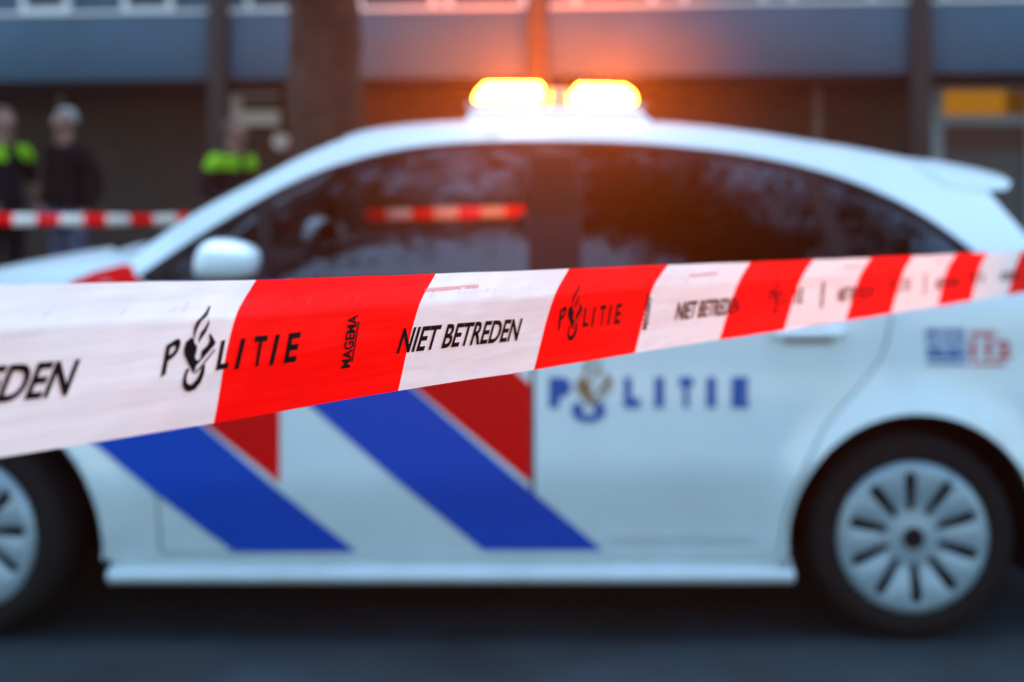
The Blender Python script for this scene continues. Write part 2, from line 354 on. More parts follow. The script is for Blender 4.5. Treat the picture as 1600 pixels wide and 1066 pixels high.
# ------------------------------------------------------------------ trees
def tree(name, loc, prof, label, m, limbs, seed, limb_r, h0, leaves=0, reach=1.0):
    rnd = random.Random(seed)
    t = empty(name, loc, label=label, cat='tree', group='trees along the street')
    zs = np.linspace(0, prof[-1][0], 60); fr = pchip([(p[0], p[1]) for p in prof]); fx = pchip([(p[0], p[2]) for p in prof])
    n = 22; V = []; Fc = []
    for i, z in enumerate(zs):
        for k in range(n):
            a = 2 * math.pi * k / n; r = fr(z) * (1 + .09 * math.sin(2 * a + z * 4.1) + .05 * math.sin(a + z * 9) + .07 * math.sin(5 * a + z * 2.3) + .05 * math.sin(9 * a - 5 * z) + .03 * math.sin(3 * a + 9 * z) + rnd.uniform(-.035, .035))
            V.append((fx(z) + r * math.cos(a), r * math.sin(a), z))
    for i in range(len(zs) - 1):
        for k in range(n): Fc.append((i * n + k, i * n + (k + 1) % n, (i + 1) * n + (k + 1) % n, (i + 1) * n + k))
    Fc.append(tuple(range((len(zs) - 1) * n, len(zs) * n)))
    mesh('trunk', V, Fc, m, t)
    bm = bmesh.new()
    def grow(p, d, L, r, lev):
        pts = [p]; rr = [r]; q = p.copy(); dd = d.copy(); k = 5 if lev < 2 else 3
        for i in range(k):
            dd = (dd + Vector((rnd.uniform(-.22, .22), rnd.uniform(-.22, .22), rnd.uniform(-.05, .16)))).normalized()
            q = q + dd * L / k; pts.append(q.copy()); rr.append(r * (1 - .62 * (i + 1) / k))
        tube(bm, pts, rr, 8 if lev < 1 else 5 if lev < 2 else 3)
        if lev < 3:
            for i in range(1, k + 1):
                for _ in range(2 if lev else 1):
                    s = Vector((rnd.uniform(-1, 1), rnd.uniform(-1, 1), rnd.uniform(.0, .8)))
                    grow(pts[i], (dd * .6 + s).normalized(), L * rnd.uniform(.42, .62), rr[i] * .62, lev + 1)
    top = Vector((fx(h0), 0, h0))
    for (dx, dy, dz) in limbs: grow(top + Vector((dx * .1, dy * .1, -.15)), Vector((dx, dy, dz)).normalized(), rnd.uniform(2.0, 2.6) * reach, limb_r, 0)
    cr = bobj('crown', bm, m, t, smooth=True)
    if leaves:
        tips = [v.co.copy() for v in cr.data.vertices]; bm = bmesh.new()
        for _ in range(leaves // 40):
            c = rnd.choice(tips) + Vector((rnd.gauss(0, .15), rnd.gauss(0, .15), rnd.gauss(0, .1)))
            for _ in range(40):
                p = c + Vector((rnd.gauss(0, .34), rnd.gauss(0, .3), rnd.gauss(0, .13))); a = Vector((rnd.gauss(0, 1), rnd.gauss(0, 1), rnd.gauss(0, .6))).normalized(); b = a.orthogonal().normalized(); L_ = rnd.uniform(.05, .10)
                bm.faces.new([bm.verts.new(q) for q in (p - a * L_, p + b * L_ * .5, p + a * L_, p - b * L_ * .5)])
        lf = bobj('foliage', bm, M['leaf'], cr); lf['kind'] = 'stuff'
    return t
def wx(px, Y): return (px - 800) / F * Y
def wz(y, Y): return CAMZ + (HOR - y) / F * Y
YT = 9.4; s = YT / F
tree('street_tree', (wx(510, YT), YT, .09), [(0, .34, 0), (.4, 58 * s, 0), (1.55, 56 * s, 0), (1.95, 52 * s, 2 * s), (2.3, 56 * s, -4 * s), (2.7, 62 * s, -6 * s), (3.2, .2, -.02)],
     'thick brown tree trunk standing behind the windscreen of the police car', M['bark'], [(-.5, .1, 1), (.45, -.2, 1), (.1, .5, 1), (0, -.5, 1.1)], 3, .15, 3.1)
YT2 = 12.6
tree('street_tree', (-2.9, -1.6, 0), [(0, .34, 0), (.4, .26, 0), (4.8, .21, .05), (5.4, .18, .08)],
     'leafy tree across the road whose branches mirror in the front car window', M['bark'], [(-.6, .3, .7), (.9, .1, .6), (.5, .6, .7), (.7, -.5, .9)], 21, .15, 5.3, 7500, 1.25)
tree('street_tree', (2.6, -1.3, 0), [(0, .36, 0), (.4, .28, 0), (4.6, .22, -.05), (5.2, .18, -.08)],
     'leafy tree across the road whose branches mirror in the rear car windows', M['bark'], [(-.9, .1, .6), (.7, .3, .7), (-.5, .7, .7), (-.3, -.5, .9)], 33, .16, 5.1, 7500, 1.25)
tree('young_tree', (wx(838, YT2), YT2, .1), [(0, .14, 0), (.5, .11, 0), (2.5, .105, .01), (4.6, .06, .05)],
     'slim young tree trunk rising behind the two amber lamps', M['bark2'], [(-.5, .1, 1), (.5, -.1, 1), (.1, .5, 1)], 8, .05, 4.5)

# ------------------------------------------------------------------ people
def skin_mesh(verts, edges, sub=2):
    """continuous figure grown over a skeleton: verts = (x, y, z, radius)"""
    me = bpy.data.meshes.new('figure'); me.from_pydata([v[:3] for v in verts], edges, [])
    o = bpy.data.objects.new('figure', me); COL.objects.link(o)
    o.modifiers.new('skin', 'SKIN').use_smooth_shade = True
    for i, v in enumerate(verts):
        r = v[3]; r = r if isinstance(r, tuple) else (r, r)
        me.skin_vertices[0].data[i].radius = r
        me.skin_vertices[0].data[i].use_root = (i == 0)
    sm = o.modifiers.new('sub', 'SUBSURF'); sm.levels = sm.render_levels = sub
    out = bpy.data.meshes.new_from_object(o.evaluated_get(bpy.context.evaluated_depsgraph_get()))
    bpy.data.objects.remove(o); bpy.data.meshes.remove(me); out.materials.clear(); out.shade_smooth()
    return out
def person(loc, rz, h, arms, legs, label, jacket, trousers, hair, vest=False, sleeves='long', lean=0, head_turn=0, nod=0, coat_len=.80):
    """figure built facing -Y; arms = (elbow, wrist) for each side, legs = (knee, foot)"""
    P = empty('person', loc, rz, label=label, cat='person', group='people standing by the building'); P.scale = (h / 1.78,) * 3
    L = lean; pel = (0, 0, .95); V = []; E = []
    def add(x, y, z, r, to=None):
        V.append((x, y, z, r)); i = len(V) - 1
        if to is not None: E.append((to, i))
        return i
    p = add(0, 0, .95, (.15, .10)); a = add(0, -.3 * L, 1.12, (.135, .09), p); c = add(0, -.7 * L, 1.33, (.155, .10), a); cu = add(0, -.85 * L, 1.43, (.10, .075), c)
    n = add(0, -1. * L - .01, 1.52, (.055, .058), cu); hb = add(0, -1.1 * L - .02, 1.585, (.068, .075), n)
    ct, st = math.cos(head_turn), math.sin(head_turn)
    hy = -1.15 * L - .02
    def hd(x, y, z): # head point turned and nodded
        y2 = y * math.cos(nod) - (z - 1.6) * math.sin(nod) * .5; z2 = z + y * math.sin(nod)
        return (x * ct - y2 * st, hy + x * st + y2 * ct, z2)
    h1 = add(*hd(0, -.012, 1.655), (.079, .095), hb); h2 = add(*hd(0, .008, 1.72), (.074, .088), h1); add(*hd(0, .01, 1.765), (.042, .05), h2)
    add(*hd(0, -.112, 1.645), .014, h1)                                       # nose
    add(*hd(0, -.085, 1.575), .026, hb)                                        # chin
    for sx in (-1, 1): add(*hd(sx * .086, .012, 1.655), (.012, .022), h1)     # ears
    hands = []
    arm_idx = []
    for sx, (el, wr) in zip((-1, 1), arms):
        sh = add(sx * .185, -.75 * L, 1.425, .058, cu); e = add(*el, .042, sh); w = add(*wr, .029, e); arm_idx.append((sh, e, w))
        d = (Vector(wr) - Vector(el)).normalized(); side = Vector((0, 1, 0)) if abs(d.y) < .8 else Vector((0, 0, 1))
        side = (side - d * side.dot(d)).normalized(); nrm = d.cross(side)
        pm = Vector(wr) + d * .055; k = add(*pm, (.034, .02), w)
        for j, (o_, ln) in enumerate(((-.03, .075), (-.01, .085), (.011, .08), (.03, .062))):
            b0 = pm + d * .035 + side * o_; b1 = b0 + d * ln * .5 + nrm * .012 * sx; b2 = b0 + d * ln * .85 + nrm * .03 * sx
            i0 = add(*b0, .0095, k); i1 = add(*b1, .009, i0); add(*b2, .008, i1)
        t0 = pm - d * .02 - side * .035; i0 = add(*t0, .011, k); i1 = add(*(t0 - side * .022 + d * .035), .0095, i0); add(*(t0 - side * .028 + d * .065 + nrm * .01 * sx), .008, i1)
    leg_idx = []
    for sx, (kn, ft) in zip((-1, 1), legs):
        hi = add(sx * .095, 0, .88, .088, p); k = add(*kn, .058, hi); an = add(*ft, .04, k); add(ft[0], ft[1] - .15, .045, (.042, .03), an); leg_idx.append((hi, k, an))
    body = link('body', skin_mesh(V, E), M['skin'], P)
    # hair cap
    bm = bmesh.new(); bmesh.ops.create_uvsphere(bm, u_segments=20, v_segments=14, radius=1)
    for v in bm.verts:
        x, y, z = v.co; q = hd(x * .089, y * .108 + .018, 1.70 + z * .090); v.co = q
    dead = [v for v in bm.verts if (Vector((v.co.x * ct + (v.co.y - hy) * st, -v.co.x * st + (v.co.y - hy) * ct, v.co.z))).y < -.03 and v.co.z < 1.745 or v.co.z < 1.63]
    bmesh.ops.delete(bm, geom=dead, context='VERTS'); bobj('hair', bm, hair, P, smooth=True)
    for sx in (-1, 1):
        bm = bmesh.new(); bmesh.ops.create_uvsphere(bm, u_segments=8, v_segments=6, radius=.011, matrix=Matrix.Translation(hd(sx * .033, -.092, 1.668))); bobj('eye', bm, M['eye'], P, smooth=True)
    # jacket over torso and arms
    JV, JE = [], []
    def ja(x, y, z, r, to=None):
        JV.append((x, y, z, r)); i = len(JV) - 1
        if to is not None: JE.append((to, i))
        return i
    j0 = ja(0, 0, .95, (.19, .135)); ja(0, .0, coat_len, (.20, .14), j0); j1 = ja(0, -.3 * L, 1.14, (.175, .125), j0); j2 = ja(0, -.7 * L, 1.33, (.19, .135), j1); j3 = ja(0, -.85 * L, 1.435, (.13, .10), j2); ja(0, -1. * L - .005, 1.53, (.07, .07), j3)
    for sx, (el, wr), ai in zip((-1, 1), arms, arm_idx):
        s0 = ja(sx * .19, -.75 * L, 1.425, .082, j3); e = ja(*el, .064, s0)
        if sleeves == 'long': ja(*wr, .05, e)
    jm = skin_mesh(JV, JE)
    if vest:
        bm = bmesh.new(); bm.from_mesh(jm); bm2 = bm.copy()
        hit = lambda f: 1.34 < f.calc_center_median().z < 1.465 and abs(f.calc_center_median().x - .03) > .05
        bmesh.ops.delete(bm, geom=[f for f in bm.faces if hit(f)], context='FACES'); bmesh.ops.delete(bm2, geom=[f for f in bm2.faces if not hit(f)], context='FACES')
        for v in bm2.verts: v.co += v.normal * .006
        jo = bobj('jacket', bm, jacket, P, smooth=True); vo = bobj('high_visibility_band', bm2, M['hivis'], P, smooth=True)
    else: jo = link('coat', jm, jacket, P)
    TV, TE = [(0, 0, .93, (.165, .115))], []
    for sx, (kn, ft) in zip((-1, 1), legs):
        TV.append((sx * .10, 0, .85, .108)); TE.append((0, len(TV) - 1)); TV.append((*kn, .08)); TE.append((len(TV) - 2, len(TV) - 1)); TV.append((ft[0], ft[1], .11, .066)); TE.append((len(TV) - 2, len(TV) - 1))
    link('trousers', skin_mesh(TV, TE), trousers, P)
    for sx, (kn, ft) in zip((-1, 1), legs):
        bm = bmesh.new(); add_box(bm, (ft[0], ft[1] - .07, .045), (.10, .29, .09), .035, 3); bobj('shoe', bm, M['shoe'], P, smooth=True)
    return P
YP = 12.0
def arms_down(b=0.0): return (((-.27, .03, 1.14), (-.27, -.05 - b, .90)), ((.27, .03, 1.14), (.27, -.05 - b, .90)))
legs0 = (((-.11, -.02, .50), (-.12, .02, .09)), ((.11, -.02, .50), (.13, .02, .09)))
G = .1
person((wx(4, YP), YP, G), R(48), 1.80, (((-.29, .03, 1.13), (-.24, -.18, 1.0)), ((.30, .04, 1.14), (.36, -.04, .90))), legs0,
       'police officer with fluorescent yellow shoulders and bare forearm, cut off by the left edge', M['navy'], M['navy'], M['hair2'], vest=True, sleeves='short')
person((wx(103, YP), YP + .1, G), R(-32), 1.80, (((-.27, .04, 1.14), (-.2, -.14, .95)), ((.29, .05, 1.13), (.26, -.06, .90))), legs0,
       'grey haired man in a long black coat and blue jeans talking at the left', M['coat'], M['jeans'], M['hair'], lean=.03, coat_len=.74, head_turn=R(-8))
person((wx(362, YP), YP - .1, G), R(52), 1.70, (((-.27, .02, 1.14), (-.16, -.2, 1.05)), ((.27, .02, 1.14), (.16, -.2, 1.05))), legs0,
       'police officer in fluorescent yellow shoulder band looking down behind the windscreen pillar', M['navy'], M['navy'], M['hair2'], vest=True, lean=.05, head_turn=R(12), nod=.15)

# ------------------------------------------------------------------ tape far behind the car
def far_tape():
    Y0 = 11.3; T = empty('barrier_tape', (wx(0, Y0), Y0, wz(342, Y0)), label='thin red and white barrier tape strung across behind the police car', cat='barrier tape')
    step = 36.6; k = 0; x = -420
    x_off = 20 - 73.2 * 6
    i = 0
    while x_off + i * step < 900:
        a = x_off + i * step; b = a + step
        n = 5; Vv = []; Ff = []
        for j in range(n + 1):
            x = a + (b - a) * j / n; Y = Y0; cy = 343.5 - .0125 * x + 3.0 * math.sin(x / 190.0)
            hh = .041 + .004 * math.sin(x * .045 + 1)
            tw = .016 * math.sin(x * .021) + .008 * math.sin(x * .09)
            X, Z = wx(x, Y), wz(cy, Y)
            Vv += [(X, Y + tw, Z + hh), (X, Y - tw, Z - hh), (X, Y + tw + .001, Z + hh), (X, Y - tw + .001, Z - hh)]
        for j in range(n):
            o = j * 4; Ff += [(o, o + 1, o + 5, o + 4), (o + 2, o + 6, o + 7, o + 3), (o, o + 4, o + 6, o + 2), (o + 1, o + 3, o + 7, o + 5)]
        w = i % 2 == 0
        mesh('white_stripe' if w else 'red_stripe', Vv, Ff, M['white_tape'] if w else M['red_tape'], T, T.location)
        i += 1
far_tape()

# ------------------------------------------------------------------ police car
YN, YCAR = 4.0, 4.89                        # near flank and centre line of the car
CAR = empty('police_car', (0, YCAR, 0), label='white police hatchback with blue and red diagonal stripes and lit amber roof lamps', cat='police car')
CO = (0, YCAR, 0)
prof = pchip([(.10, .10), (.17, .055), (.25, .040), (.34, .022), (.42, .008), (.47, .0), (.51, .002), (.62, .006), (.80, .016), (.90, .020), (.955, .026), (1.0, .038), (1.05, .056), (1.10, .074), (1.2, .114), (1.3, .163), (1.4, .217), (1.46, .252), (1.52, .30)])
HUBZ, HF, HR = .298, -1.572, 1.149
def dd(u, z):
    zz = z - .03 * min(max((u + .4) / .9, -.6), 1) if .30 < z < .75 else z
    d = prof(zz)
    if u < -1.55: d += .30 * ((-1.55 - u) / .92) ** 2.6
    if u > 1.10: d += .20 * ((u - 1.10) / .85) ** 2.4
    if z > 1.0 and u > .6: d += .05 * ((u - .6) / .9) ** 2 * min(1, (z - 1.0) / .3)
    if z > 1.05 and u < -.5: d += .03 * ((-.5 - u) / .6) ** 2 * min(1, (z - 1.05) / .1)
    for hx in (HF, HR):
        r = math.hypot(u - hx, z - HUBZ)
        if z > .16: d -= .022 * math.exp(-((r - (.375 if hx == HR else .418)) / .035) ** 2)
    return d
def P2(x, y):
    """photo position on the near flank to (along, height) in metres"""
    Y = YN + .05
    for _ in range(12):
        u = (x - 800) / F * Y; z = CAMZ + (HOR - y) / F * Y; Y = YN + dd(u, z)
    return ((x - 800) / F * Y, CAMZ + (HOR - y) / F * Y)
def PP(l): return [P2(*p) for p in l]
def sidepart(name, poly, mt, parent=CAR, holes=(), off=0, step=.05, flange=.02, both=True, label=None):
    pts, tri = fill2d(poly, holes, step)
    res = []
    for far in ((False, True) if both else (False,)):
        bm = bmesh.new()
        vs_ = []
        for u, z in pts:
            y = YN + dd(u, z) - off
            vs_.append(bm.verts.new((u, 2 * YCAR - y if far else y, z)))
        for a, b, c in tri:
            pa, pb, pc = pts[a], pts[b], pts[c]
            ccw = (pb[0] - pa[0]) * (pc[1] - pa[1]) - (pb[1] - pa[1]) * (pc[0] - pa[0]) > 0
            f = (vs_[a], vs_[b], vs_[c]) if ccw != far else (vs_[a], vs_[c], vs_[b])
            bm.faces.new(f)
        if flange:
            be = [e for e in bm.edges if e.is_boundary]
            r = bmesh.ops.extrude_edge_only(bm, edges=be)
            for g in r['geom']:
                if isinstance(g, bmesh.types.BMVert): g.co.y += -flange if far else flange
        o = bobj(name, bm, mt, parent, CO, angle=50)
        if label: o['label'] = label
        res.append(o)
    return res
def shrink(poly, d):
    """inset a counter-clockwise or clockwise polygon by d"""
    q = np.array(poly, float); n = len(q)
    area = .5 * sum(q[i][0] * q[(i + 1) % n][1] - q[(i + 1) % n][0] * q[i][1] for i in range(n)); s = 1 if area > 0 else -1
    out = []
    for i in range(n):
        a, b, c = q[i - 1], q[i], q[(i + 1) % n]
        e1 = (b - a) / (np.linalg.norm(b - a) + 1e-9); e2 = (c - b) / (np.linalg.norm(c - b) + 1e-9)
        n1 = s * np.array([-e1[1], e1[0]]); n2 = s * np.array([-e2[1], e2[0]]); k = n1 + n2
        k = k / max(np.linalg.norm(k), 1e-6); out.append(tuple(b + k * d / max(.5, k @ n1)))
    return out
# --- outlines
win_top = catmull(PP([(214, 432), (300, 374), (400, 314), (480, 274), (560, 247), (640, 230), (740, 221), (860, 219), (960, 221), (1060, 228), (1160, 240), (1250, 258), (1330, 282), (1400, 312), (1450, 340), (1500, 375), (1528, 397)]), 3)
belt = PP([(1528, 400), (1400, 411), (1200, 421), (900, 431), (500, 439), (214, 443)])
WIN = win_top + belt[:-1] + [P2(222, 441)]
rear_edge = catmull(PP([(1394, 411), (1397, 470), (1390, 520), (1375, 565), (1335, 615), (1290, 670), (1255, 740), (1232, 790), (1218, 862)]), 3)
front_edge = catmull(PP([(250, 866), (244, 780), (238, 680), (232, 560), (226, 443)]), 3)
hole = win_top + [P2(1528, 400), P2(1450, 406)] + rear_edge + front_edge
door_f = [P2(229, 445), P2(500, 441), P2(829, 434), P2(829, 863), P2(253, 863)] + front_edge[1:-1]
door_f = [P2(229, 445)] + PP([(500, 441), (829, 434), (829, 863), (253, 863)]) + [(p[0] + .006, p[1]) for p in front_edge[1:-1]]
door_r = PP([(835, 434), (900, 433), (1200, 423), (1391, 413)]) + [(p[0] - .006, p[1]) for p in rear_edge[1:-1]] + PP([(1215, 863), (835, 863)])
def arc(hx, r, a0, a1, n=28): return [(hx + r * math.cos(R(a0 + (a1 - a0) * i / n)), HUBZ + r * math.sin(R(a0 + (a1 - a0) * i / n))) for i in range(n + 1)]
RA, RF = .362, .405
rail = catmull(PP([(192, 410), (300, 336), (400, 283), (470, 246), (540, 217), (600, 206), (700, 200), (850, 199), (1000, 203), (1100, 210), (1200, 222), (1300, 238), (1400, 254), (1490, 272), (1536, 290)]), 3)
S_bf = catmull([(-2.34, .19), (-2.42, .36), (-2.44, .52), (-2.42, .66)], 4)
S_hood = catmull([(-2.42, .66), (-2.36, .78), (-2.1, .91), (-1.75, .985), (-1.42, 1.05), rail[0]], 4)
S_rw = catmull([rail[-1], P2(1568, 328), P2(1600, 364), P2(1650, 424)], 4)
S_hatch = catmull([S_rw[-1], (1.73, .90), (1.80, .76)], 4)
S_br = catmull([(1.80, .76), (1.86, .64), (1.88, .45), (1.80, .22)], 4)
outer = S_bf[:-1] + S_hood[:-1] + rail[:-1] + S_rw[:-1] + S_hatch[:-1] + S_br
zb = P2(600, 873)[1]
ra1 = math.degrees(math.asin((zb - HUBZ) / RA)); rf1 = math.degrees(math.asin((zb - HUBZ) / RF))
bottom = [(1.52, .22)] + arc(HR, RA, -8, 180 - ra1) + arc(HF, RF, rf1, 188) + [(-2.0, .2)]
sidepart('body', outer + bottom, M['paint'], holes=[hole], step=.055, flange=.03)
sidepart('front_door', door_f, M['paint'], off=.0, step=.05)
sidepart('rear_door', door_r, M['paint'], off=.0, step=.05)
# window surround and panes
wt = [(214, 432), (300, 374), (400, 314), (480, 274), (560, 247), (640, 230), (740, 221), (860, 219), (960, 221), (1060, 228), (1160, 240), (1250, 258), (1330, 282), (1400, 312), (1450, 340), (1500, 375), (1528, 397)]
fwt = pchip(wt); fbl = pchip([(214, 443), (500, 439), (900, 431), (1200, 421), (1400, 411), (1528, 400)])
def panepoly(xl_top, xr_top, xl_bot, xr_bot, m=9):
    n = 14
    top = [(xl_top + (xr_top - xl_top) * i / n, 0) for i in range(n + 1)]
    top = [(x, fwt(x) + m) for x, _ in top]; bot = [(xr_bot + (xl_bot - xr_bot) * i / 6, fbl(xr_bot + (xl_bot - xr_bot) * i / 6) - 3) for i in range(7)]
    return PP(top + bot)
panes = [('quarter_window', panepoly(300, 402, 250, 402), 'glass'), ('front_side_window', panepoly(424, 826, 424, 826), 'glass'), ('rear_side_window', panepoly(908, 1250, 908, 1306), 'privacy'), ('rear_quarter_window', panepoly(1284, 1474, 1332, 1508, 10), 'privacy')]
sidepart('window_frame', shrink(WIN, .004), M['black'], holes=[p[1] for p in panes], off=-.002, step=.06, flange=.03)
for nm, pl, g in panes:
    sidepart(nm, pl, M[g], off=-.012, step=.08, flange=0)
# lower door linings close the gaps from inside
sidepart('door_lining', shrink(PP([(229, 447), (829, 437), (1391, 416)]) + rear_edge[2:] + [P2(1218, 880), P2(250, 880)] + front_edge[1:-1], -.01), M['dark'], off=-.055, step=.09, flange=0)
# side skirt
def skirt():
    a, b = P2(170, 880)[0], P2(1239, 880)[0]
    sec = [(.018, zb + .001), (.034, .2485), (.034, .236), (.004, .230), (-.002, .222), (-.001, .208), (.006, .196), (.018, .186), (.10, .180)]
    sec = [(d_, z_) for d_, z_ in sec]
    zt = zb; z1 = P2(600, 886)[1]; z2 = P2(600, 909)[1]
    sec = [(.036, zt), (.046, zt - .006), (.046, z1 + .006), (.012, z1), (.004, z1 - .01), (.004, z2 + .022), (.012, z2 + .01), (.03, z2), (.12, z2 - .006)]
    for far in (0, 1):
        V = []; Fc = []; n = 24
        for i in range(n + 1):
            u = a + (b - a) * i / n
            e = min(i, n - i); e = 0 if e > 0 else .0
            for d_, z_ in sec: V.append((u, (2 * YCAR - YN - d_) if far else YN + d_, z_))
        m_ = len(sec)
        for i in range(n):
            for j in range(m_ - 1):
                q = (i * m_ + j, (i + 1) * m_ + j, (i + 1) * m_ + j + 1, i * m_ + j + 1); Fc.append(q if far else q[::-1])
        Fc.append(tuple(range(m_))); Fc.append(tuple(range(n * m_, n * m_ + m_))[::-1])
        mesh('side_skirt', V, Fc, M['paint'], CAR, CO, smooth=False).data.set_sharp_from_angle(angle=R(30))
skirt()
# --- skins across the car
def loft(name, curve, mt, crown, bow, n=18, parent=CAR, power=2.6):
    V = []; Fc = []; k = len(curve)
    for i, (u, z) in enumerate(curve):
        f = i / (k - 1); cz = crown(f) if callable(crown) else crown; bw = bow(f) if callable(bow) else bow
        hw = YCAR - (YN + dd(u, z))
        for j in range(n + 1):
            t = -1 + 2 * j / n; t = math.copysign(abs(t) ** .75, t); p = 1 - abs(t) ** power
            V.append((u + bw * p, YCAR + t * hw, z + cz * p))
    for i in range(k - 1):
        for j in range(n): Fc.append((i * (n + 1) + j, i * (n + 1) + j + 1, (i + 1) * (n + 1) + j + 1, (i + 1) * (n + 1) + j))
    return mesh(name, V, [f[::-1] for f in Fc], mt, parent, CO)
i_ws = min(range(len(rail)), key=lambda i: abs(rail[i][0] - P2(545, 216)[0]))
loft('front_bumper', S_bf, M['paint'], 0, -.06)
gr = loft('bonnet', S_hood, M['paint'], lambda f: .022 * min(1, f * 2), lambda f: -.06 + .0 * f)
loft('windscreen', rail[:i_ws + 1], M['glass'], lambda f: .012 * f, lambda f: -.06 - .03 * (1 - f))
loft('roof', rail[i_ws:], M['paint'], lambda f: .012 + .038 * min(1, f / .35) ** .7 if f < .75 else .05 - .06 * (f - .75), lambda f: -.06 + .10 * f)
loft('rear_window', S_rw, M['privacy'], .005, lambda f: .05 + .09 * f)
loft('tailgate', S_hatch, M['paint'], 0, .09)
loft('rear_bumper', S_br, M['paint'], 0, .09)
# spoiler
def spoiler():
    sec = [P2(1430, 256), P2(1490, 262), P2(1540, 272), P2(1574, 281), P2(1579, 286), P2(1573, 296), P2(1536, 298), P2(1480, 288)]
    n = 16; V = []; Fc = []; m_ = len(sec)
    for j in range(n + 1):
        t = -1 + 2 * j / n; p = 1 - abs(t) ** 2.4
        for u, z in sec:
            hw = YCAR - (YN + dd(u, min(z, 1.40))) + .004
            V.append((u + .07 * p, YCAR + t * hw, z + .028 * p))
    for j in range(n):
        for i in range(m_): Fc.append((j * m_ + i, j * m_ + (i + 1) % m_, (j + 1) * m_ + (i + 1) % m_, (j + 1) * m_ + i))
    Fc.append(tuple(range(m_))[::-1]); Fc.append(tuple(range(n * m_, n * m_ + m_)))
    o = mesh('roof_spoiler', V, Fc, M['paint'], CAR, CO); o.data.set_sharp_from_angle(angle=R(40))
spoiler()
# lamps, grille, plate recess, handles, wiper
for o in sidepart('headlight', [(-2.38, .64), (-2.36, .75), (-2.22, .83), (-2.0, .885), (-2.05, .80), (-2.2, .70)], M['lampglass'], off=.004, step=.06): pass
sidepart('tail_light', [(1.60, .93), (1.72, .91), (1.79, .77), (1.77, .70), (1.66, .76), (1.55, .86)], M['taillamp'], off=.004, step=.06)
box('grille', (-2.505, YCAR, .56), (.03, .95, .2), M['black'], CAR, .01, CO)
box('number_plate', (-2.515, YCAR, .36), (.02, .52, .11), mat('yellow_plate', (.6, .42, .02), .4), CAR, .004, CO)
for px, y in ((720, 505), (1262, 521)):
    u, z = P2(px, y)
    for far in (0, 1):
        bm = bmesh.new(); Yh = YN + dd(u, z)
        pts = [(u - .10, Yh + .01, z), (u - .085, Yh - .03, z + .002), (u, Yh - .042, z + .004), (u + .085, Yh - .03, z + .003), (u + .10, Yh + .01, z)]
        if far: pts = [(a, 2 * YCAR - b, c) for a, b, c in pts]
        tube(bm, pts, [.012, .014, .014, .014, .012], 10); bobj('door_handle', bm, M['paint'], CAR, CO, smooth=True)
        dx = [(u - .07, z - .03), (u + .07, z - .03), (u + .075, z + .004), (u + .05, z + .022), (u - .05, z + .022), (u - .075, z + .004)]
    sidepart('handle_recess', dx, M['greyplastic'], off=.002, step=.04, flange=0)
bm = bmesh.new(); tube(bm, [(-1.22, YCAR - .55, 1.115), (-1.13, YCAR - .3, 1.15), (-1.06, YCAR - .02, 1.19)], [.012, .009, .006]); bobj('wiper', bm, M['black'], CAR, CO, smooth=True)
bm = bmesh.new(); tube(bm, [(-1.2, YCAR + .1, 1.13), (-1.13, YCAR + .4, 1.14), (-1.08, YCAR + .6, 1.13)], [.012, .009, .006]); bobj('wiper', bm, M['black'], CAR, CO, smooth=True)
# --- foil stripes
def foil(name, poly, mt, off): sidepart(name, PP(poly), mt, off=off, step=.05, flange=.0)
foil('blue_stripe', [(20, 590), (50, 607), (140, 687), (365, 862), (557, 862), (320, 668), (238, 600), (210, 577), (100, 520), (60, 560)][3:7] + [(226, 592), (100, 490), (30, 450), (10, 560), (60, 626), (140, 687)], M['blue'], .0030)
foil('red_stripe', [(437, 755), (437, 630), (228, 450), (212, 430), (205, 413), (192, 413), (150, 424), (112, 440), (104, 480), (229, 590)], M['red'], .0024)
foil('blue_stripe', [(755, 860), (942, 860), (650, 612), (446, 441), (262, 445), (490, 638)], M['blue'], .0030)
foil('red_stripe', [(829, 754), (829, 601), (800, 575), (640, 439), (452, 442), (656, 612)], M['red'], .0024)
# --- lettering on the rear door and sticker
def car_print(name, v, f, x0, x1, y0, y1, mt, off=.004):
    """flat print on the near flank in the photo box x0..x1, y0 (top)..y1, mirrored copy on the far flank reads the right way"""
    for far in (0, 1):
        V = []
        for a, b in v:
            x = x0 + (x1 - x0) * a; u, z = P2(x, y1 + (y0 - y1) * b); y = YN + dd(u, z) - off
            if far: u = (P2(x0, y1)[0] + P2(x1, y1)[0]) - u; y = 2 * YCAR - y
            V.append((u, y, z))
        o = mesh(name, V, f, mt, CAR, CO, smooth=False)
for ch, a, b in (('P', 858, 892), ('L', 975, 1000), ('I', 1023, 1037), ('T', 1061, 1083), ('I', 1104, 1118), ('E', 1143, 1169)):
    v, f = text2d(ch, .085); car_print('lettering', v, f, a, b, 589, 637, M['bluetext'])
def poly_tri(pl):
    p, t = fill2d(pl, (), 1e9 if True else 1); return p, [tuple(x) for x in t]
